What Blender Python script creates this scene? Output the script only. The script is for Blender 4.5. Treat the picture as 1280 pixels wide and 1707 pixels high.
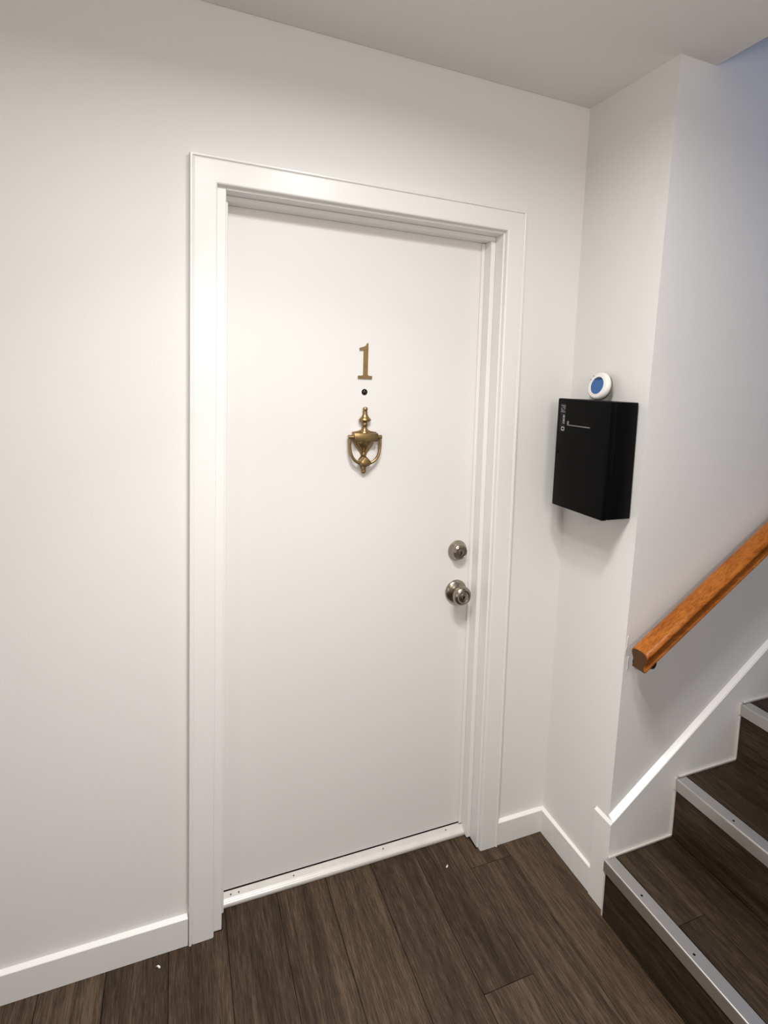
import bpy, bmesh, math, random
from mathutils import Vector, Matrix, Quaternion

S = bpy.context.scene
for o in list(bpy.data.objects):
    bpy.data.objects.remove(o)
COL = S.collection
random.seed(7)

# ------------------------------------------------------------------ camera
F, CX, CY = 937.7152, 44.3931, -127.0865
YAW, PITCH, ROLL = 0.3955, -0.0976, 0.0399
CAM = Vector((-0.0291, -1.5370, 1.5857))
cyw, syw, cp, sp = math.cos(YAW), math.sin(YAW), math.cos(PITCH), math.sin(PITCH)
fw = Vector((syw * cp, cyw * cp, sp))
rt = Vector((cyw, -syw, 0))
up = rt.cross(fw)
r2 = math.cos(ROLL) * rt + math.sin(ROLL) * up
u2 = -math.sin(ROLL) * rt + math.cos(ROLL) * up
cd = bpy.data.cameras.new('camera')
cam = bpy.data.objects.new('camera', cd)
COL.objects.link(cam)
cam.matrix_world = Matrix(((r2.x, u2.x, -fw.x, CAM.x), (r2.y, u2.y, -fw.y, CAM.y),
                           (r2.z, u2.z, -fw.z, CAM.z), (0, 0, 0, 1)))
cd.sensor_fit = 'VERTICAL'
cd.sensor_height = 36.0
cd.lens = F / 1707 * 36.0
cd.shift_x = -CX / 1707
cd.shift_y = CY / 1707
cd.clip_start = 0.02
S.camera = cam

# ------------------------------------------------------------------ light
S.view_settings.view_transform = 'Standard'
S.view_settings.look = 'None'
S.view_settings.gamma = 1
S.view_settings.use_curve_mapping = False
S.view_settings.exposure = 0.0

w = bpy.data.worlds.new('world')
S.world = w
w.use_nodes = True
w.node_tree.nodes['Background'].inputs[0].default_value = (0.6, 0.7, 0.9, 1)
w.node_tree.nodes['Background'].inputs[1].default_value = 0.0

def area(name, loc, target, size, power, color, spread=180, shape='DISK', sy=None):
    l = bpy.data.lights.new(name, 'AREA')
    l.shape = shape
    l.size = size
    if sy:
        l.size_y = sy
    l.energy = power
    l.color = color
    l.spread = math.radians(spread)
    o = bpy.data.objects.new(name, l)
    COL.objects.link(o)
    o.location = loc
    d = Vector(target) - Vector(loc)
    o.rotation_euler = d.to_track_quat('-Z', 'Y').to_euler()
    return o

# ceiling lamps of the hall in front of the door, unseen fill lamps added behind and to the
# left of the camera, and cool daylight that comes down the stairwell from the landing
WARM = (1.0, 0.980, 0.950)
area('hall_downlight', (0.45, -0.92, 2.455), (0.45, -0.92, 0), 0.17, 11.3, WARM, 166)
area('hall_downlight_left', (0.02, -1.08, 2.455), (0.02, -1.08, 0), 0.17, 10.2, WARM, 165)
area('hall_narrow_downlight', (0.25, -0.80, 2.455), (0.25, -0.80, 0), 0.17, 4.8, WARM, 110)
area('hall_narrow_downlight_core', (0.25, -0.80, 2.453), (0.25, -0.80, 0), 0.12, 4.4, WARM, 80)
area('hall_side_fill', (-1.1, -2.0, 1.0), (1.2, -0.3, 1.0), 0.5, 1.6, WARM, 120, 'RECTANGLE', 0.5)  # added fill for the right-hand walls, no lamp known here
area('hall_ceiling_fill', (0.35, -2.25, 1.9), (0.7, -1.1, 2.47), 0.5, 11.5, (1.0, 0.93, 0.84), 180, 'RECTANGLE', 0.5)  # added fill aimed up to brighten the ceiling, no real fixture
area('landing_daylight', (3.35, -0.85, 2.6), (1.3, -0.7, 1.6), 0.9, 5.6, (0.04, 0.33, 1.0), 180, 'RECTANGLE', 1.1)

# ------------------------------------------------------------------ materials
def mat(name, base, rough=0.5, metal=0.0, spec=0.5, bump=None, var=None, coat=0.0):
    m = bpy.data.materials.new(name)
    m.use_nodes = True
    nt = m.node_tree
    b = nt.nodes['Principled BSDF']
    b.inputs['Base Color'].default_value = (*base, 1)
    b.inputs['Roughness'].default_value = rough
    b.inputs['Metallic'].default_value = metal
    b.inputs['Specular IOR Level'].default_value = spec
    b.inputs['Coat Weight'].default_value = coat
    if bump or var:
        tc = nt.nodes.new('ShaderNodeTexCoord')
    if bump:
        sc, st, dist = bump
        n = nt.nodes.new('ShaderNodeTexNoise')
        n.inputs['Scale'].default_value = sc
        n.inputs['Detail'].default_value = 3
        nt.links.new(tc.outputs['Object'], n.inputs['Vector'])
        bp = nt.nodes.new('ShaderNodeBump')
        bp.inputs['Strength'].default_value = st
        bp.inputs['Distance'].default_value = dist
        nt.links.new(n.outputs['Fac'], bp.inputs['Height'])
        nt.links.new(bp.outputs['Normal'], b.inputs['Normal'])
    if var:
        sc, amt = var
        n2 = nt.nodes.new('ShaderNodeTexNoise')
        n2.inputs['Scale'].default_value = sc
        n2.inputs['Detail'].default_value = 4
        nt.links.new(tc.outputs['Object'], n2.inputs['Vector'])
        mx = nt.nodes.new('ShaderNodeMix')
        mx.data_type = 'RGBA'
        mx.inputs['A'].default_value = (*[c * (1 - amt) for c in base], 1)
        mx.inputs['B'].default_value = (*[min(1, c * (1 + amt)) for c in base], 1)
        nt.links.new(n2.outputs['Fac'], mx.inputs['Factor'])
        nt.links.new(mx.outputs['Result'], b.inputs['Base Color'])
    return m

def wood_mat(name, dark, mid, light, rough, stretch, across, contrast=1.0, knots=True):
    """grain runs along the axis in `stretch` (small scale value = long)"""
    m = bpy.data.materials.new(name)
    m.use_nodes = True
    nt = m.node_tree
    N, L = nt.nodes, nt.links
    b = N['Principled BSDF']
    geo = N.new('ShaderNodeNewGeometry')
    oi = N.new('ShaderNodeObjectInfo')
    mul = N.new('ShaderNodeVectorMath'); mul.operation = 'MULTIPLY'
    mul.inputs[1].default_value = stretch
    L.new(geo.outputs['Position'], mul.inputs[0])
    rnd = N.new('ShaderNodeVectorMath'); rnd.operation = 'SCALE'
    rnd.inputs[0].default_value = (17.0, 31.0, 23.0)
    L.new(oi.outputs['Random'], rnd.inputs['Scale'])
    add = N.new('ShaderNodeVectorMath'); add.operation = 'ADD'
    L.new(mul.outputs[0], add.inputs[0]); L.new(rnd.outputs[0], add.inputs[1])
    # broad figure
    n1 = N.new('ShaderNodeTexNoise'); n1.inputs['Scale'].default_value = across[0]
    n1.inputs['Detail'].default_value = 5; n1.inputs['Roughness'].default_value = 0.6
    n1.inputs['Distortion'].default_value = 0.6
    L.new(add.outputs[0], n1.inputs['Vector'])
    # fine grain
    n2 = N.new('ShaderNodeTexNoise'); n2.inputs['Scale'].default_value = across[1]
    n2.inputs['Detail'].default_value = 6; n2.inputs['Roughness'].default_value = 0.75
    L.new(add.outputs[0], n2.inputs['Vector'])
    mx = N.new('ShaderNodeMix'); mx.data_type = 'FLOAT'; mx.inputs['Factor'].default_value = 0.62
    L.new(n1.outputs['Fac'], mx.inputs['A']); L.new(n2.outputs['Fac'], mx.inputs['B'])
    r = N.new('ShaderNodeMath'); r.operation = 'MULTIPLY_ADD'
    r.inputs[1].default_value = 0.06; r.inputs[2].default_value = -0.03
    L.new(oi.outputs['Random'], r.inputs[0])
    ad = N.new('ShaderNodeMath'); ad.operation = 'ADD'
    L.new(mx.outputs['Result'], ad.inputs[0]); L.new(r.outputs[0], ad.inputs[1])
    cr = N.new('ShaderNodeValToRGB')
    e = cr.color_ramp.elements
    e[0].position = 0.5 - 0.17 / contrast; e[0].color = (*dark, 1)
    e[1].position = 0.5 + 0.17 / contrast; e[1].color = (*light, 1)
    k = e.new(0.5); k.color = (*mid, 1)
    L.new(ad.outputs[0], cr.inputs['Fac'])
    L.new(cr.outputs['Color'], b.inputs['Base Color'])
    b.inputs['Roughness'].default_value = rough
    b.inputs['Specular IOR Level'].default_value = 0.18
    bp = N.new('ShaderNodeBump'); bp.inputs['Strength'].default_value = 0.12
    bp.inputs['Distance'].default_value = 0.001
    L.new(n2.outputs['Fac'], bp.inputs['Height']); L.new(bp.outputs['Normal'], b.inputs['Normal'])
    return m

M_WALL = mat('wall_paint', (0.80, 0.785, 0.77), 0.6, 0, 0.3, bump=(260, 0.10, 0.002))
M_CEIL = mat('ceiling_paint', (0.80, 0.785, 0.765), 0.8, 0, 0.2, bump=(220, 0.12, 0.002))
M_TRIM = mat('trim_gloss_paint', (0.83, 0.815, 0.80), 0.32, 0, 0.5, bump=(60, 0.03, 0.001))
M_DOOR = mat('door_satin_paint', (0.82, 0.80, 0.785), 0.38, 0, 0.4, bump=(140, 0.04, 0.001))
M_SILL = mat('threshold_paint', (0.66, 0.63, 0.60), 0.33, 0, 0.5, var=(25, 0.12))
M_SHOE = mat('shoe_strip_paint', (0.62, 0.58, 0.54), 0.5)
M_CHIP = mat('bare_plaster', (0.82, 0.81, 0.80), 0.8)
M_SCUFF = mat('scuffed_grey', (0.12, 0.11, 0.10), 0.8)
M_GAP = mat('dark_gap', (0.010, 0.009, 0.008), 0.9, 0, 0.05)
M_FLOOR = wood_mat('dark_vinyl_plank', (0.018, 0.011, 0.006), (0.052, 0.033, 0.020), (0.112, 0.077, 0.049), 0.5,
                   (1.0, 0.045, 1.0), (28, 380), 1.5)
M_TREAD = wood_mat('shaded_stair_plank', (0.010, 0.006, 0.003), (0.031, 0.020, 0.012), (0.076, 0.051, 0.032), 0.5,
                   (1.0, 0.045, 1.0), (28, 340), 1.4)  # plank tones darkened to put the shade on the stairs into the colour
M_RAIL = wood_mat('varnished_handrail', (0.21, 0.055, 0.008), (0.40, 0.125, 0.019), (0.55, 0.195, 0.038), 0.30,
                  (0.06, 1.0, 0.5), (18, 190), 1.2)
M_ENDG = mat('shaded_end_grain', (0.085, 0.036, 0.011), 0.45, 0, 0.25, var=(180, 0.35))  # stained end grain, darkened also for the shade on the rail end
M_ALU = mat('brushed_aluminium', (0.62, 0.60, 0.575), 0.36, 0.88, 0.5, bump=(400, 0.05, 0.001))
M_NICKEL = mat('satin_nickel', (0.36, 0.315, 0.26), 0.27, 1.0)
M_BRASS = mat('antique_brass', (0.325, 0.225, 0.105), 0.31, 0.9, 0.5, var=(60, 0.25))
M_BLACKM = mat('black_powder_coat', (0.0030, 0.0030, 0.0031), 0.40, 0, 0.06)
M_IRON = mat('dark_bronze', (0.015, 0.010, 0.010), 0.4, 0.6)
M_SLOT = mat('highlit_slot_rim', (0.22, 0.20, 0.18), 0.4, 0.6)  # paler rim colour stands in for the highlight along the slot lip
M_LABEL = mat('label_film', (0.014, 0.0145, 0.016), 0.4, 0, 0.15)
M_PRINT = mat('label_print', (0.55, 0.58, 0.60), 0.5)
M_PRINT2 = mat('label_print_grey', (0.13, 0.13, 0.14), 0.5)
M_PLASTIC = mat('white_plastic', (0.84, 0.83, 0.80), 0.35)
M_RUBBER = mat('grey_rubber', (0.16, 0.15, 0.13), 0.7)
M_LENS = mat('peephole_glass', (0.02, 0.02, 0.022), 0.08, 0, 0.8)
M_SCREEN = mat('blue_lcd', (0.022, 0.095, 0.255), 0.15, 0, 0.5)
_b = M_SCREEN.node_tree.nodes['Principled BSDF']
_b.inputs['Emission Color'].default_value = (0.02, 0.09, 0.26, 1)
_b.inputs['Emission Strength'].default_value = 0.25
M_SCREEND = mat('lcd_dark_band', (0.008, 0.03, 0.12), 0.15)

# ------------------------------------------------------------------ helpers
def ob(name, bm, m, parent=None, kind=None, smooth=False, label=None):
    me = bpy.data.meshes.new(name)
    bmesh.ops.recalc_face_normals(bm, faces=bm.faces)
    bm.to_mesh(me); bm.free()
    if m is not None:
        me.materials.append(m)
    if smooth:
        for p in me.polygons:
            p.use_smooth = True
        me.set_sharp_from_angle(angle=math.radians(38))
    o = bpy.data.objects.new(name, me)
    COL.objects.link(o)
    if parent is not None:
        o.parent = parent
        o.matrix_parent_inverse = parent.matrix_basis.inverted()
    if kind:
        o['kind'] = kind
    if label:
        o['label'] = label
    return o

def empty(name, loc, label=None, cat=None, kind=None, group=None):
    o = bpy.data.objects.new(name, None)
    o.empty_display_size = 0.05
    COL.objects.link(o)
    o.location = loc
    if label: o['label'] = label
    if cat: o['category'] = cat
    if kind: o['kind'] = kind
    if group: o['group'] = group
    return o

def hexa(bm, v8):
    """v8: bottom four then top four, same winding"""
    v = [bm.verts.new(p) for p in v8]
    for f in ((0, 3, 2, 1), (4, 5, 6, 7), (0, 1, 5, 4), (1, 2, 6, 5), (2, 3, 7, 6), (3, 0, 4, 7)):
        bm.faces.new([v[i] for i in f])
    return v

def box(bm, x0, x1, y0, y1, z0, z1, bev=0.0, seg=2):
    b2 = bmesh.new()
    hexa(b2, [(x0, y0, z0), (x1, y0, z0), (x1, y1, z0), (x0, y1, z0),
              (x0, y0, z1), (x1, y0, z1), (x1, y1, z1), (x0, y1, z1)])
    if bev:
        bmesh.ops.bevel(b2, geom=b2.edges[:], offset=bev, segments=seg, profile=0.5, affect='EDGES')
    me = bpy.data.meshes.new('t'); b2.to_mesh(me); b2.free()
    bm.from_mesh(me); bpy.data.meshes.remove(me)

def prism(bm, poly, fn):
    """poly: 2D points; fn(p, k) -> 3D for k = 0 and 1 ends"""
    a = [bm.verts.new(fn(p, 0)) for p in poly]
    b = [bm.verts.new(fn(p, 1)) for p in poly]
    n = len(poly)
    bm.faces.new(a); bm.faces.new(b[::-1])
    for i in range(n):
        bm.faces.new([a[i], a[(i + 1) % n], b[(i + 1) % n], b[i]])

def lathe(bm, prof, M, seg=40, sx=1.0, sy=1.0):
    """profile (r, h) turned about local z, then transformed by M"""
    rings = []
    for r, h in prof:
        if r < 1e-6:
            rings.append([bm.verts.new(M @ Vector((0, 0, h)))])
        else:
            rings.append([bm.verts.new(M @ Vector((r * sx * math.cos(2 * math.pi * i / seg),
                                                   r * sy * math.sin(2 * math.pi * i / seg), h))) for i in range(seg)])
    for a, b in zip(rings, rings[1:]):
        for i in range(seg):
            j = (i + 1) % seg
            if len(a) == 1 and len(b) == 1: continue
            if len(a) == 1: bm.faces.new([a[0], b[j], b[i]])
            elif len(b) == 1: bm.faces.new([a[i], a[j], b[0]])
            else: bm.faces.new([a[i], a[j], b[j], b[i]])
    if len(rings[0]) > 1: bm.faces.new(rings[0][::-1])
    if len(rings[-1]) > 1: bm.faces.new(rings[-1])

def tube(bm, pts, rad, seg=14, flat=1.0):
    """round bar through points; rad: number or list"""
    pts = [Vector(p) for p in pts]
    n = len(pts)
    rad = rad if isinstance(rad, (list, tuple)) else [rad] * n
    rings = []
    side = None
    for i, p in enumerate(pts):
        t = (pts[min(i + 1, n - 1)] - pts[max(i - 1, 0)]).normalized()
        ref = Vector((0, 1, 0)) if abs(t.y) < 0.9 else Vector((1, 0, 0))
        s = t.cross(ref).normalized()
        q = s.cross(t).normalized()
        if side is not None and s.dot(side) < 0:
            s, q = -s, -q
        side = s
        rings.append([bm.verts.new(p + rad[i] * (math.cos(2 * math.pi * k / seg) * s +
                                                 flat * math.sin(2 * math.pi * k / seg) * q)) for k in range(seg)])
    for a, b in zip(rings, rings[1:]):
        for k in range(seg):
            bm.faces.new([a[k], a[(k + 1) % seg], b[(k + 1) % seg], b[k]])
    bm.faces.new(rings[0][::-1]); bm.faces.new(rings[-1])

def spline(pts, n):
    """Catmull-Rom through points"""
    P = [Vector(p) for p in pts]
    P = [2 * P[0] - P[1]] + P + [2 * P[-1] - P[-2]]
    out = []
    for i in range(1, len(P) - 2):
        for k in range(n):
            t = k / n
            a, b, c, d = P[i - 1], P[i], P[i + 1], P[i + 2]
            out.append(0.5 * ((2 * b) + (c - a) * t + (2 * a - 5 * b + 4 * c - d) * t * t + (3 * b - a - 3 * c + d) * t ** 3))
    out.append(P[-2])
    return out

# the door and its frame are slightly out of square (the latch side leans), as photographed
def lean(x):
    return -0.0125 * min(max(x / 0.977, 0.0), 1.0)
def shear_mesh(o):
    for c in [o] + list(o.children_recursive):
        if c.type == 'MESH':
            for v in c.data.vertices:
                v.co.x += lean(v.co.x) * (v.co.z - 1.0)

ZC = 2.4694           # hall ceiling
XC = 1.1843           # short return wall
HB = 0.0826           # baseboard height
H1, RISE, X1, RUN = 0.1823, 0.1947, 1.1507, 0.2641
YS = -0.344           # front of the stair skirt
LE, DY = 0.0082, -0.0097
def edge(z):          # outer corner of the return wall (slightly out of plumb)
    return XC + LE * (z - 1), -0.3301 + DY * (z - 1)

# ------------------------------------------------------------------ shell
bm = bmesh.new()      # door wall with the opening
ox0, ox1, oz = 0.05, 0.93, 2.075
outer = [(-1.3, -0.02), (ox0 - 0.002, -0.02), (ox0, oz), (ox1 - 0.010, oz), (ox1 + 0.012, -0.02), (XC + 0.03, -0.02),
         (XC + 0.03, ZC + 0.02), (-1.3, ZC + 0.02)]
prism(bm, outer, lambda p, k: (p[0], 0.0 if k == 0 else 0.13, p[1]))
ob('wall_back', bm, M_WALL, kind='structure')

def ys(z): return -0.3301 + DY * (z - 1)
ZT = 4.6
bm = bmesh.new()      # return wall, mitred with the stair wall at the outer corner
e0, e1 = edge(-0.02), edge(ZC + 0.02)
c0, c1 = XC + 0.0009, XC - 0.0013
hexa(bm, [(e0[0], e0[1], -0.02), (e0[0] + 0.10, e0[1] + 0.12, -0.02), (c0 + 0.10, 0.13, -0.02), (c0, 0.13, -0.02),
          (e1[0], e1[1], ZC + 0.02), (e1[0] + 0.10, e1[1] + 0.12, ZC + 0.02), (c1 + 0.10, 0.13, ZC + 0.02), (c1, 0.13, ZC + 0.02)])
ob('wall_right', bm, M_WALL, kind='structure')

bm = bmesh.new()      # wall beside the stairs
et = edge(ZT)
hexa(bm, [(e0[0], e0[1], -0.02), (3.5, e0[1], -0.02), (3.5, -0.20, -0.02), (e0[0] + 0.10, e0[1] + 0.12, -0.02),
          (et[0], et[1], ZT), (3.5, et[1], ZT), (3.5, -0.20, ZT), (et[0] + 0.10, et[1] + 0.12, ZT)])
wst = ob('wall_stairs', bm, M_WALL, kind='structure')

bm = bmesh.new()
XE = 1.327            # where the hall ceiling stops at the stairwell
box(bm, -1.3, XE, -3.2, -0.0, ZC, ZC + 0.30, 0.003, 2)
ob('ceiling', bm, M_CEIL, kind='structure')
bm = bmesh.new(); box(bm, XE, 3.5, -1.45, -0.35, ZT, ZT + 0.05)
ob('ceiling_stairwell', bm, M_CEIL, kind='structure')
bm = bmesh.new(); box(bm, -1.4, -1.3, -3.2, 0.13, -0.02, ZC + 0.3)
ob('wall_left', bm, M_WALL, kind='structure')
bm = bmesh.new(); box(bm, -1.4, 1.3, -3.3, -3.2, -0.02, ZC + 0.3)
ob('wall_front', bm, M_WALL, kind='structure')
bm = bmesh.new(); box(bm, 1.16, 3.5, -1.55, -1.45, -0.02, ZT)
ob('wall_stairs_far', bm, M_WALL, kind='structure')
bm = bmesh.new(); box(bm, 1.16, 1.26, -3.2, -1.56, -0.02, ZC - 0.002)
ob('wall_hall_right', bm, M_WALL, kind='structure')
bm = bmesh.new(); box(bm, 3.5, 3.6, -1.55, -0.19, -0.02, ZT)
ob('wall_landing', bm, M_WALL, kind='structure')
bm = bmesh.new(); box(bm, XE - 0.1, XE, -1.45, -0.36, ZC + 0.305, ZT)
ob('wall_stairwell_head', bm, M_WALL, kind='structure')

# scraped paint at the wall corner beside the rail end
def chip(pts, y):
    b = bmesh.new()
    prism(b, pts, lambda p, k: (p[0], y - 0.0012 * k, p[1]))
    return b
ych = ys(0.84) - 0.0002
ob('paint_chip', chip([(1.1875, .862), (1.192, .868), (1.1905, .846), (1.1865, .832)], ych), M_CHIP, wst)
ob('paint_chip', chip([(1.1845, .828), (1.190, .838), (1.188, .822), (1.1845, .812)], ych), M_CHIP, wst)
ob('paint_chip', chip([(1.196, .800), (1.199, .804), (1.1985, .770), (1.1955, .762)], ych), M_CHIP, wst)

# ------------------------------------------------------------------ floor
bm = bmesh.new(); box(bm, -1.3, 1.3, -3.2, 0.10, -0.03, -0.004)
fl = ob('floor', bm, M_GAP, kind='structure')
G = 0.0009
def plank(a, b, y0, y1, door=True):
    """strip a..b; y1 > -0.01 means it runs up to the wall (or on to the threshold)"""
    a += G; b -= G
    if y1 > -0.01:
        c, d = 0.0905, 0.9145
        lo, hi = max(a, c), min(b, d)
        if hi - lo > 0.004:
            poly = [(a, y0)] + [(b, y0)]
            if b > d: poly += [(b, -0.001), (d, -0.001), (d, 0.064)]
            else: poly += [(b, 0.064)]
            if a < c: poly += [(c, 0.064), (c, -0.001), (a, -0.001)]
            else: poly += [(a, 0.064)]
        else:
            poly = [(a, y0), (b, y0), (b, -0.001), (a, -0.001)]
    else:
        poly = [(a, y0), (b, y0), (b, y1 - 2 * G), (a, y1 - 2 * G)]
    if b > 1.16:         # last strip: wider beside the return wall, narrower in front of the first riser
        bn = X1 + 0.0035
        poly = ([(a, y0), (bn, y0), (bn, YS - 0.007), (b, YS - 0.007), (b, -0.001), (a, -0.001)] if y1 > -0.01
                else [(a, y0), (bn, y0), (bn, y1 - 2 * G), (a, y1 - 2 * G)])
    bb = bmesh.new()
    prism(bb, poly, lambda p, k: (p[0], p[1], -0.0041 if k == 0 else 0.0))
    return ob('plank', bb, M_FLOOR, fl)
known = {0: [-0.415, -1.635], 1: [-0.065, -1.285]}
k0 = -15
for k in range(-15, 3):
    a = 0.709 + 0.152 * k
    b = a + 0.152
    a = max(a, -1.299)
    if k == 2: b = XC - 0.0135
    if b - a < 0.01:
        continue
    if k in known: js = known[k]
    else:
        s = {-1: -1.02, -2: -0.72, -3: -1.15, -4: -0.88, -5: -0.60, 2: -0.80}.get(k, -random.uniform(0.2, 1.2))
        js = [s, s - 1.22]
    ys_ = [0.0] + [j for j in js if j > -3.15] + [-3.199]
    for y1, y0 in zip(ys_, ys_[1:]):
        plank(a, b, y0, y1)

# ------------------------------------------------------------------ door casing
cas = empty('trim_1', (0.0, 0.0, 0.0), kind='structure')
W, WC, HH = 0.9767, 0.0645, 2.115
prof = [(0, 0), (0, .012), (.0012, .0150), (.004, .0162), (.0535, .0168), (.0552, .0152), (.0566, .0150), (.0578, .0185),
        (.0595, .0195), (.0630, .0195), (.0645, .0175), (.0645, 0)]
b = bmesh.new(); prism(b, prof, lambda p, k: (WC - p[0], -p[1], 0.0005 if k == 0 else HH - WC + p[0]))
ob('casing', b, M_TRIM, cas)
b = bmesh.new(); prism(b, prof, lambda p, k: (W - WC + p[0], -p[1], 0.0005 if k == 0 else HH - WC + p[0]))
ob('casing', b, M_TRIM, cas)
b = bmesh.new(); prism(b, prof, lambda p, k: ((WC - p[0]) if k == 0 else (W - WC + p[0]), -p[1], HH - WC + p[0]))
ob('casing', b, M_TRIM, cas)
shear_mesh(cas)

# ------------------------------------------------------------------ door
dr = empty('door_1', (0.0, 0.0, 0.0), kind='structure')
JL, JR, JH = 0.0865, 0.9070, 2.0435
def bx(name, m, parent, *a, bev=0.0008, label=None):
    b = bmesh.new(); box(b, *a, bev, 2)
    return ob(name, b, m, parent, label=label)
bx('jamb', M_TRIM, dr, JL - 0.030, JL, 0.0005, 0.13, 0.0005, JH + 0.026, bev=0.0015)
bx('jamb', M_TRIM, dr, JR, JR + 0.017, 0.0005, 0.13, 0.0005, JH + 0.026, bev=0.0015)
bx('head_jamb', M_TRIM, dr, JL + 0.0001, JR - 0.0001, 0.0005, 0.13, JH, JH + 0.026, bev=0.0015)
SY0, SY1 = 0.045, 0.0865
bx('stop', M_TRIM, dr, JL + 0.0001, JL + 0.0085, SY0, SY1, 0.006, JH - 0.0135, bev=0.002)
bx('stop', M_TRIM, dr, JR - 0.0155, JR - 0.0001, SY0, SY1, 0.006, JH - 0.0135, bev=0.002)
bx('head_stop', M_TRIM, dr, JL + 0.0001, JR - 0.0001, SY0, SY1, JH - 0.0135, JH - 0.0001, bev=0.002)
bx('weatherstrip', M_TRIM, dr, JR - 0.0275, JR - 0.0155, 0.0825, 0.0885, 0.033, JH - 0.0145, bev=0.002)
bx('slab', M_DOOR, dr, JL + 0.0035, JR - 0.0235, 0.089, 0.129, 0.0355, JH - 0.006, bev=0.0015)
bx('gap_seal', M_GAP, dr, JR - 0.0232, JR - 0.0202, 0.0885, 0.12, 0.0355, JH - 0.006, bev=0)
bx('gap_seal', M_GAP, dr, JL + 0.0035, JR - 0.0235, 0.091, 0.12, 0.029, 0.0352, bev=0)
# threshold with a rolled front lip
tp = [(.0645, .0004), (.0635, .004), (.0635, .0085), (.0650, .0125), (.0680, .0145), (.0705, .0138), (.0722, .0150),
      (.0745, .0165), (.0765, .0160), (.0785, .0172), (.0885, .0292), (.128, .0300), (.128, .0004)]
b = bmesh.new(); prism(b, tp, lambda p, k: (JL + 0.002 if k == 0 else JR - 0.0045, p[0], p[1]))
th = ob('threshold', b, M_SILL, dr, smooth=False)
for xx in (0.118, 0.141, 0.305, 0.60, 0.83):
    b = bmesh.new()
    lathe(b, [(0.0026, 0), (0.0022, 0.0009), (0, 0.0010)],
          Matrix.Translation((xx, 0.0832, 0.0226)) @ Matrix.Rotation(math.radians(50), 4, 'X'), 10)
    ob('screw', b, M_SCUFF, th)

RX = Matrix.Rotation(math.radians(90), 4, 'X')     # local z -> -y (out of the door)
def on_door(x, z, y=0.089): return Matrix.Translation((x, y, z)) @ RX
YD = 0.089
# deadbolt
DX, DZ = 0.8345, 1.029
b = bmesh.new()
lathe(b, [(.0335, 0), (.0345, .002), (.0335, .006), (.0305, .0115), (.0285, .0145), (.0255, .0235), (.0240, .0262), (.0215, .0275),
          (.0200, .0268), (.0192, .0272), (.0186, .0278), (0, .0282)], on_door(DX, DZ), 48)
db = ob('deadbolt', b, M_NICKEL, dr, smooth=True, label='satin nickel deadbolt cylinder')
def cyl_face(parent, x, z, y, rad):
    b = bmesh.new(); lathe(b, [(rad, 0), (rad, .0012), (rad * .85, .0016), (0, .0016)], on_door(x, z, y), 32)
    f = ob('lock_cylinder', b, M_NICKEL, parent, smooth=True)
    b = bmesh.new(); box(b, x - .0012, x + .0012, y - .0021, y - .0012, z - .0045, z + .0045)
    lathe(b, [(.0026, 0), (.0026, .0008), (0, .0008)], on_door(x, z + .001, y - .0013), 12)
    return b
b = cyl_face(db, DX, DZ, YD - .0280, .0105); ob('keyhole', b, M_GAP, db)
# door knob
KX, KZ = 0.8345, 0.8885
b = bmesh.new()
lathe(b, [(.0375, 0), (.0392, .002), (.0388, .0045), (.036, .009), (.030, .0125), (.021, .0150), (.0165, .018)], on_door(KX, KZ), 48)
kn = ob('knob_rose', b, M_NICKEL, dr, smooth=True, label='satin nickel door knob')
b = bmesh.new()
lathe(b, [(.0155, .015), (.0150, .026), (.0170, .029), (.0245, .0325), (.0300, .038), (.0320, .0450), (.0312, .052), (.0280, .0575),
          (.0225, .0605), (.0195, .0600), (.0175, .0588), (.0165, .0592), (0, .0592)], on_door(KX, KZ), 48)
kb = ob('knob', b, M_NICKEL, kn, smooth=True)
b = bmesh.new(); lathe(b, [(.0118, .0590), (.0118, .0606), (.0105, .0612), (0, .0612)], on_door(KX, KZ), 32)
ob('lock_cylinder', b, M_NICKEL, kn, smooth=True)
b = bmesh.new(); box(b, KX - .0013, KX + .0013, YD - .0618, YD - .0612, KZ - .005, KZ + .005)
lathe(b, [(.0028, 0), (.0028, .0007), (0, .0007)], on_door(KX, KZ + .001, YD - .0612), 12)
ob('keyhole', b, M_GAP, kn)
# peephole
PX, PZ = 0.4965, 1.5462
b = bmesh.new(); lathe(b, [(.0090, 0), (.0092, .0014), (.0083, .0028), (.0062, .0030), (.0058, .0016), (0, .0016)], on_door(PX, PZ), 32)
ph = ob('peephole', b, M_IRON, dr, smooth=True, label='dark peephole in the door')
b = bmesh.new(); lathe(b, [(.0056, .0016), (.0046, .0028), (.0025, .0036), (0, .0039)], on_door(PX, PZ), 24)
ob('peephole_lens', b, M_LENS, ph, smooth=True)
shear_mesh(dr)

# ------------------------------------------------------------------ house number
def lx(x, z): return x + lean(x) * (z - 1)
nz0, nz1 = 1.5855, 1.6925
nx = 0.4965
one = [(-.0225, 0), (.0225, 0), (.0225, .0085), (.0105, .0095), (.0080, .0125), (.0080, .107), (.0045, .107), (.0010, .1005),
       (-.0050, .0960), (-.0195, .0915), (-.0195, .0845), (-.0065, .0862), (-.0062, .0125), (-.0085, .0095), (-.0225, .0085)]
b = bmesh.new()
prism(b, one, lambda p, k: (nx + p[0] * (1 - .03 * k), YD - .0004 - .0042 * k, nz0 + .0535 + (p[1] - .0535) * (1 - .012 * k)))
num = ob('house_number', b, M_BRASS)
num['label'] = 'brass numeral 1 fixed to the white door above the peephole'
num['category'] = 'house number'
shear_mesh(num)

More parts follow.
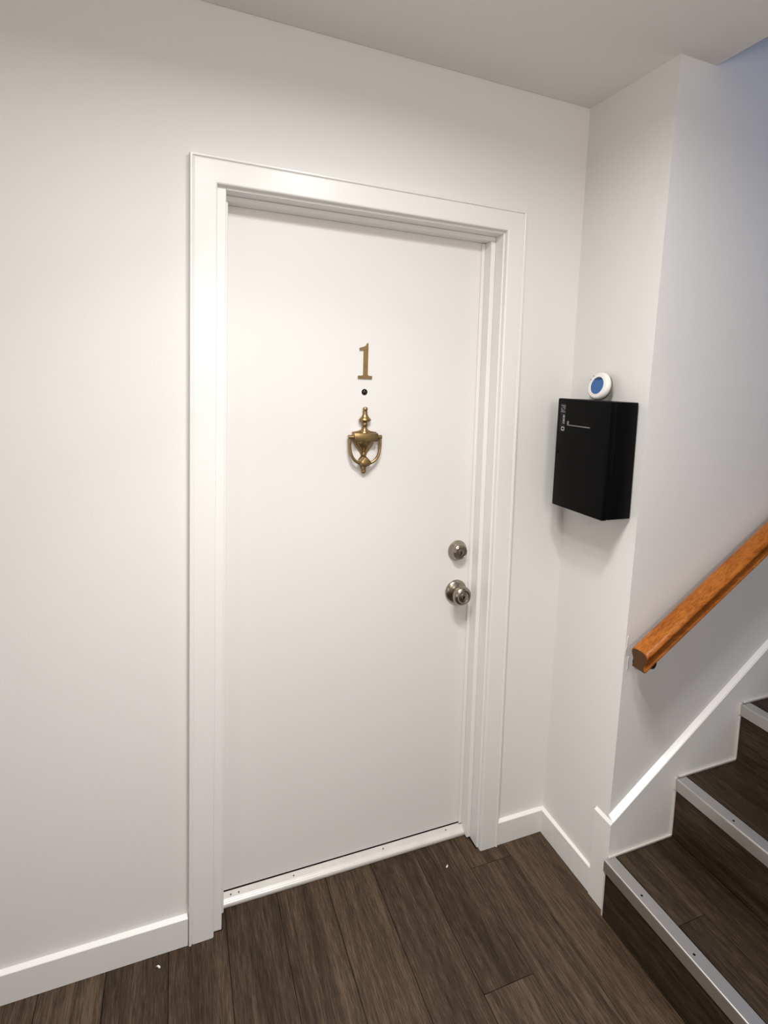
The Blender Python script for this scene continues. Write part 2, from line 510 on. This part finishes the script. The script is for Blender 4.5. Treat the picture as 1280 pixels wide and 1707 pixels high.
# ------------------------------------------------------------------ door knocker
u = 0.000150          # metres per unit of the traced outline (12.19 units = 1 pixel)
KCX, KCZ = 0.4975, 1.4995
def kz(v): return KCZ - (v - 215) * u
kno = empty('door_knocker', (lx(KCX, kz(900)), YD, kz(900)),
            'antique brass urn-shaped door knocker hanging below the peephole on the white door', 'door knocker')
def kprof(rows): return [(r * u, kz(v)) for v, r in rows]
b = bmesh.new()      # turned finial and neck, half-round, against the door
MK = Matrix.Translation((KCX, YD - .010, 0))
lathe(b, kprof([(198, 0), (204, 26), (220, 46), (245, 52), (270, 46), (286, 40), (305, 43), (340, 50), (380, 64), (415, 92),
                (440, 118), (458, 128), (474, 126), (490, 100), (505, 62), (520, 50), (540, 54), (562, 58), (578, 52), (592, 40),
                (620, 38), (650, 48), (680, 70), (705, 98), (720, 104), (760, 60), (765, 0)]), MK, 36, 1.0, 0.75)
# shoulders sweeping out to the pivot block
sh = [(-42, 600), (-46, 630), (-70, 662), (-120, 685), (-200, 702), (-252, 706), (-252, 760), (252, 760), (252, 706), (200, 702),
      (120, 685), (70, 662), (46, 630), (42, 600)]
prism(b, sh, lambda p, k: (KCX + p[0] * u, YD - .0005 - .0105 * k, kz(p[1])))
ob('finial', b, M_BRASS, kno, smooth=True)
b = bmesh.new()      # pivot block
box(b, KCX - 250 * u, KCX + 250 * u, YD - .029, YD - .0005, kz(888), kz(722), .0009, 2)
ob('pivot_block', b, M_BRASS, kno, smooth=True)
b = bmesh.new()      # urn bowl
MU = Matrix.Translation((KCX, YD - .008, 0))
lathe(b, kprof([(880, 0), (880, 168), (920, 164), (960, 152), (1000, 125), (1040, 92), (1080, 58), (1105, 38), (1120, 32), (1135, 40),
                (1160, 52), (1185, 40), (1200, 30), (1215, 0)]), MU, 36, 1.0, 0.62)
ob('urn', b, M_BRASS, kno, smooth=True)
b = bmesh.new()      # backplate behind the urn
bp = [(-215, 880), (-212, 940), (-170, 1010), (-70, 1130), (-52, 1200), (-100, 1260), (-110, 1320), (-60, 1390), (-52, 1460), (52, 1460),
      (60, 1390), (110, 1320), (100, 1260), (52, 1200), (70, 1130), (170, 1010), (212, 940), (215, 880)]
prism(b, bp, lambda p, k: (KCX + p[0] * u, YD - .0003 - .0045 * k, kz(p[1])))
lathe(b, kprof([(1400, 0), (1400, 50), (1470, 50), (1480, 40), (1490, 44), (1510, 52), (1535, 46), (1552, 26), (1558, 0)]),
      Matrix.Translation((KCX, YD - .0085, 0)), 24, 1.0, 0.9)
ob('backplate', b, M_BRASS, kno, smooth=True)
b = bmesh.new()      # swinging bail with the striker
yo = YD - .0150
for s in (-1, 1):
    tube(b, [(KCX + s * 245 * u, yo, kz(805)), (KCX + s * 352 * u, yo, kz(805))], [.0068 if True else 0, .0064], 18)
    arm = spline([(KCX + s * 322 * u, yo, kz(800)), (KCX + s * 322 * u, yo - .001, kz(900)), (KCX + s * 318 * u, yo - .002, kz(1020)),
                  (KCX + s * 290 * u, yo - .004, kz(1150)), (KCX + s * 235 * u, yo - .005, kz(1250)),
                  (KCX + s * 160 * u, yo - .006, kz(1310)), (KCX + s * 60 * u, yo - .0065, kz(1350))], 6)
    tube(b, arm, .0046, 14)
stk = [(-35, 1195), (35, 1195), (70, 1235), (120, 1285), (140, 1330), (90, 1380), (0, 1410), (-90, 1380), (-140, 1330), (-120, 1285), (-70, 1235)]
bs = bmesh.new()
prism(bs, stk, lambda p, k: (KCX + p[0] * u * (1 - .15 * k), yo + .004 - .021 * k, kz(1310) - (p[1] - 1310) * u * (1 - .15 * k)))
bmesh.ops.bevel(bs, geom=bs.edges[:], offset=.0012, segments=2, profile=.5, affect='EDGES')
me = bpy.data.meshes.new('t'); bs.to_mesh(me); bs.free(); b.from_mesh(me); bpy.data.meshes.remove(me)
ob('striker', b, M_BRASS, kno, smooth=True)
shear_mesh(kno)

# ------------------------------------------------------------------ baseboards
def bprof(t): return [(0, 0.0004), (t, 0.0004), (t, HB - .0015), (t - .0015, HB), (0, HB + .0035)]
def baseboard(name, x0, x1, t):
    b = bmesh.new(); prism(b, bprof(t), lambda p, k: (x0 if k == 0 else x1, -p[0] - .0002, p[1]))
    return ob(name, b, M_TRIM, kind='structure')
baseboard('baseboard_left', -1.298, -0.0022, .0145)
BX = 1.1702
baseboard('baseboard_back', 0.9905, BX - .0001, .0142)
b = bmesh.new()
prism(b, bprof(.0142), lambda p, k: (XC - .0005 - p[0], -0.0004 if k == 0 else -0.2715, p[1]))
ob('baseboard_right', b, M_TRIM, kind='structure')

# ------------------------------------------------------------------ stair skirt
sk = empty('trim_2', (1.17, YS, 0), kind='structure')
SL = RISE / RUN
ZP = 0.287
XP = 1.1668
b = bmesh.new()       # corner board that turns on to the return wall
pp = [(XP, 0.0004), (XP, ZP - .001), (XP + .001, ZP), (1.1755, ZP + SL * .0088 + .0005), (1.1755, 0.0004)]
prism(b, pp, lambda p, k: (p[0], YS if k == 0 else -0.272, p[1]))
ob('corner_board', b, M_TRIM, sk)
b = bmesh.new()       # raking board along the stairs
xe = 3.2
def ysk(z): return ys(z) - 0.0003
v = []
for x, zt in ((1.1756, ZP + SL * .0088), (xe, ZP + SL * (xe - XP))):
    z0 = 0.0004
    v.append([b.verts.new(q) for q in ((x, YS, z0), (x, YS, zt - .001), (x, YS + .0015, zt + .0005), (x, ysk(zt), zt + .010), (x, ysk(z0), z0))])
n = 5
b.faces.new(v[0][::-1]); b.faces.new(v[1])
for i in range(n):
    b.faces.new([v[0][i], v[0][(i + 1) % n], v[1][(i + 1) % n], v[1][i]])
ob('skirt_board', b, M_TRIM, sk)

# ------------------------------------------------------------------ stairs
st = empty('staircase', (X1, -0.87, 0), 'dark wood-look staircase with silver nosings climbing to the right beside the wall', 'stairs')
YF = -1.449
NS = 7
NT, NW = 0.0030, 0.0385
for i in range(NS):
    xr = X1 + i * RUN + 0.004
    zt = H1 + i * RISE
    zb = zt - RISE if i else 0.0
    xn = xr + RUN
    yl = YS - .0065
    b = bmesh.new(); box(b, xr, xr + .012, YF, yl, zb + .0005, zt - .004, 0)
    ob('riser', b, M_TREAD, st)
    b = bmesh.new(); box(b, xr + .012, xn - .0002, YF, yl, zt - .03, zt - .0042, 0)
    td = ob('tread', b, M_GAP, st)
    xm = xr + 0.1335 - (0.004 if i % 2 else 0)
    jy = [-0.580, -0.93, -0.75, -1.05, -0.62, -0.9, -0.7][i]
    for (xa, xb, ys2) in ((xr + NW - .001, xm, [yl, jy, YF] if i != 1 else [yl, YF]), (xm, xn - .0003, [yl, YF] if i != 3 else [yl, jy, YF])):
        for y1, y0 in zip(ys2, ys2[1:]):
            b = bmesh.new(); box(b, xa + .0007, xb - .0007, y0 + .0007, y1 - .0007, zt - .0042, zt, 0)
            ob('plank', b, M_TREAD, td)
    # nosing: L section with rounded corner
    xf = xr - .0045
    pr = [(xf, zt - .036), (xf, zt - .003), (xf + .0008, zt - .0003), (xf + .003, zt + .0012), (xf + NW, zt + .0012), (xf + NW + .0006, zt + .0001),
          (xr + .0121, zt + .0001), (xr + .0121, zt - .0041), (xr - .0002, zt - .0041), (xr - .0002, zt - .036)]
    b = bmesh.new(); yn = YS - .0008 if i == 0 else YS - .0075
    prism(b, pr, lambda p, k: (p[0], yn if k == 0 else YF + .001, p[1]))
    ns = ob('nosing', b, M_ALU, st, label='brushed aluminium stair nosing')
    for sy in (-0.477, -0.650, -0.823, -0.996, -1.169, -1.342):
        so = 0 if i == 0 else (-.057 if i == 1 else 0.02)
        b = bmesh.new()
        lathe(b, [(.0034, 0), (.0030, .0006), (.0010, .0004), (0, .0003)], Matrix.Translation((xf + .0165, sy + so, zt + .0012)), 12)
        ob('screw', b, M_GAP, ns)
    # pale shoe strips between skirt and step
    if i == 0:
        b = bmesh.new(); box(b, xr - .0005, xr + .010, YS - .0062, YS - .0002, .0006, zt - .037, .001, 1)
        ob('shoe_strip', b, M_SHOE, sk)
    else:
        b = bmesh.new(); box(b, xr - .0055, xr - .0001, YS - .0062, YS - .0002, zb + .0015, zt - .037, .001, 1)
        ob('shoe_strip', b, M_SHOE, sk)
        b = bmesh.new(); box(b, xf - .0045, xf + .004, YS - .0068, YS - .0002, zt - .035, zt + .005, .001, 1)
        ob('shoe_strip', b, M_SHOE, sk)
    b = bmesh.new(); box(b, xr + .010, xn - .0002, YS - .0062, YS - .0002, zt + .0013, zt + .0072, .001, 1)
    ob('shoe_strip', b, M_SHOE, sk)

# ------------------------------------------------------------------ handrail
hr = empty('handrail', (1.176, -0.39, 0.80), 'varnished orange wooden handrail fixed to the wall above the stairs', 'handrail')
RS, RX0, RZ0, RYC = 0.655, 1.1755, 0.8525, -0.3900
half = [(.000, .0035), (.010, .0030), (.020, .0012), (.0265, -.0025), (.0297, -.007), (.0303, -.011), (.0290, -.0155), (.0255, -.0230),
        (.0222, -.0310), (.0200, -.0390), (.0196, -.0430), (.0208, -.0475), (.0240, -.0515), (.0236, -.0562)]
poly = [(-y, z) for y, z in half] + [(y, z) for y, z in half[::-1][:-1]]
b = bmesh.new()
xend = 3.0
def rsec(ins):
    return [(p[0] * ins, (p[1] + .026) * ins - .026) for p in poly]
secs = [(RX0, rsec(.94)), (RX0 + .0015, rsec(.985)), (RX0 + .004, poly), (xend, poly)]
rings = [[b.verts.new((x, RYC + y, RZ0 + z + RS * (x - RX0))) for y, z in sc] for x, sc in secs]
n = len(poly)
for A, B in zip(rings, rings[1:]):
    for i in range(n):
        b.faces.new([A[i], A[(i + 1) % n], B[(i + 1) % n], B[i]])
b.faces.new(rings[0][::-1]); b.faces.new(rings[-1])
ob('rail', b, M_RAIL, hr, smooth=True)
b = bmesh.new()
prism(b, rsec(.925), lambda p, k: (RX0 - .0006 + .0005 * k, RYC + p[0], RZ0 + p[1]))
ob('end_grain', b, M_ENDG, hr)
for bxx in (1.236, 2.05, 2.85):
    zb_ = RZ0 - .056 + RS * (bxx - RX0)
    b = bmesh.new()
    tube(b, spline([(bxx, RYC, zb_ + .003), (bxx, RYC, zb_ - .022), (bxx, RYC + .004, zb_ - .040), (bxx + .004, RYC + .018, zb_ - .049),
                    (bxx, ys(zb_) - .004, zb_ - .050)], 5), .0062, 12)
    lathe(b, [(.021, 0), (.021, .003), (.014, .006), (0, .006)], Matrix.Translation((bxx, ys(zb_) - .0003, zb_ - .050)) @ RX, 24)
    box(b, bxx - .022, bxx + .022, RYC - .010, RYC + .010, zb_ - .0005, zb_ + .0005)
    ob('bracket', b, M_IRON, hr, smooth=True, label='small dark metal rail bracket')

# ------------------------------------------------------------------ mailbox
MX0, MX1, MY0, MY1, MZ0, MZ1 = 1.0780, XC - .0015, -0.3085, -0.0770, 1.2115, 1.5500
mb = empty('mailbox', (XC, (MY0 + MY1) / 2, MZ0), 'black metal drop box with a slot fixed to the wall beside the door', 'mailbox')
LID = 0.021
b = bmesh.new(); box(b, MX0 + LID + .0012, MX1, MY0 + .0012, MY1 - .0012, MZ0 + .001, MZ1 - .001, .003, 3)
ob('body', b, M_BLACKM, mb, smooth=True)
# door panel built around the slot opening
sy0, sy1, sz = -0.2395, -0.1335, 1.4755
b = bmesh.new(); box(b, MX0, MX0 + LID, MY0, MY1, MZ0, MZ1, .0045, 3)
dp = ob('door_panel', b, M_BLACKM, mb, smooth=True)
b = bmesh.new(); box(b, MX0 - .0004, MX0 + .004, sy0, sy1, sz - .006, sz + .008, .0002, 1)
ob('slot_opening', b, M_GAP, dp)
b = bmesh.new()
box(b, MX0 - .0024, MX0 + .002, sy0 + .006, sy1, sz - .0078, sz - .0040, .0010, 2)
box(b, MX0 - .0024, MX0 + .002, sy1 - .004, sy1 + .004, sz - .0075, sz + .0065, .0018, 2)
ob('slot_rim', b, M_SLOT, dp, smooth=True)
b = bmesh.new()
RYm = Matrix.Rotation(math.radians(-90), 4, 'Y')
lathe(b, [(.0065, 0), (.0065, .0012), (.0050, .0018), (0, .0018)], Matrix.Translation((MX0, -0.0905, 1.384)) @ RYm, 20)
ob('lock', b, M_GAP, dp, smooth=True)
# printed sticker running down the left edge of the panel
b = bmesh.new(); box(b, MX0 - .0005, MX0, -.1195, -.0925, 1.448, 1.5335)
lb = ob('sticker', b, M_LABEL, dp, label='small black sticker with white print')
b = bmesh.new()
for r in range(5):
    for c in range(3):
        if (r * 3 + c) % 4 != 3:
            box(b, MX0 - .0008, MX0 - .0005, -.1165 + c * .0072, -.1165 + c * .0072 + .0062, 1.5065 + r * .0048, 1.5065 + r * .0048 + .0040)
ob('print', b, M_PRINT2, lb)
b = bmesh.new()
def stroke(y0, y1, z0, z1): box(b, MX0 - .0008, MX0 - .0005, y0, y1, z0, z1)
zz = 1.5015
for g in range(5):                       # row of small upright marks, too fine to read
    h = (.0045, .0060, .0055, .0065, .0060)[g]
    zz -= h
    stroke(-.1165, -.1075, zz, zz + .0016)
    stroke(-.1165, -.1148, zz, zz + h - .0018)
    if g % 2 == 0: stroke(-.1092, -.1075, zz, zz + h - .0018)
    if g in (1, 3): stroke(-.1165, -.1075, zz + h - .0034, zz + h - .0018)
stroke(-.1165, -.1020, 1.4505, 1.4530); stroke(-.1165, -.1020, 1.4600, 1.4622)
stroke(-.1165, -.1140, 1.4505, 1.4622); stroke(-.1045, -.1020, 1.4505, 1.4622)
ob('print', b, M_PRINT, lb)

# ------------------------------------------------------------------ round sensor on the box
R = 0.0425
tilt = math.radians(13)
MS = Matrix.Translation((1.150, -0.173, 1.5502 + R * math.cos(tilt) + .0006)) @ Matrix.Rotation(tilt, 4, 'Y') @ RYm
se = empty('sensor', (1.150, -0.173, 1.5502), 'small round white display unit with blue screen standing on the black drop box', 'sensor')
b = bmesh.new()
lathe(b, [(.030, -.0145), (.0385, -.0135), (.0420, -.009), (.0425, -.003), (.0418, .001), (.0395, .0044), (.0370, .0058), (.0352, .0064),
          (.0342, .0058), (.0332, .0060), (.0275, .0066), (.0268, .0056), (0, .0056)], MS, 48)
ob('housing', b, M_PLASTIC, se, smooth=True)
b = bmesh.new(); lathe(b, [(.034, -.0185), (.0395, -.0180), (.0402, -.0138), (.0385, -.0134), (.030, -.0134)], MS, 40)
ob('back_ring', b, M_RUBBER, se, smooth=True)
b = bmesh.new(); lathe(b, [(.0266, .0056), (.0264, .0060), (0, .0061)], MS, 40)
ob('screen', b, M_SCREEN, se, smooth=True)
b = bmesh.new()
arc = [(.0258 * math.cos(a), .0258 * math.sin(a)) for a in [math.radians(-50 + 10 * i) for i in range(11)]]
arc2 = [(.0175, y) for y in (.0175, -.0175)]
prism(b, arc + arc2, lambda p, k: MS @ Vector((p[0], p[1], .0061 + .0003 * k)))
ob('screen_band', b, M_SCREEND, se)
for a in (62, 40):
    b = bmesh.new()
    aa = math.radians(a)
    Mb = MS @ Matrix.Translation((.0375 * math.cos(aa), .0375 * math.sin(aa), .0052))
    lathe(b, [(.0022, 0), (.0020, .0012), (0, .0013)], Mb, 10)
    ob('button', b, M_RUBBER, se)

# ------------------------------------------------------------------ litter on the floor
def crumb(x, y, s, label):
    b = bmesh.new()
    pts = [(-.006, 0), (-.002, .0025), (.003, .001), (.006, .003), (.005, -.001), (.001, -.0025), (-.004, -.002)]
    ca, sa = math.cos(s), math.sin(s)
    prism(b, pts, lambda p, k: (x + p[0] * ca - p[1] * sa, y + p[0] * sa + p[1] * ca, .0002 + .0016 * k + abs(p[0]) * .1 * k))
    o = ob('crumb', b, M_CHIP)
    o['label'] = label; o['category'] = 'crumb'
crumb(-0.075, -0.049, 2.2, 'tiny white paint flake on the floor left of the door casing')
crumb(0.790, -0.032, 0.6, 'tiny white paint flake on the floor near the right end of the threshold')
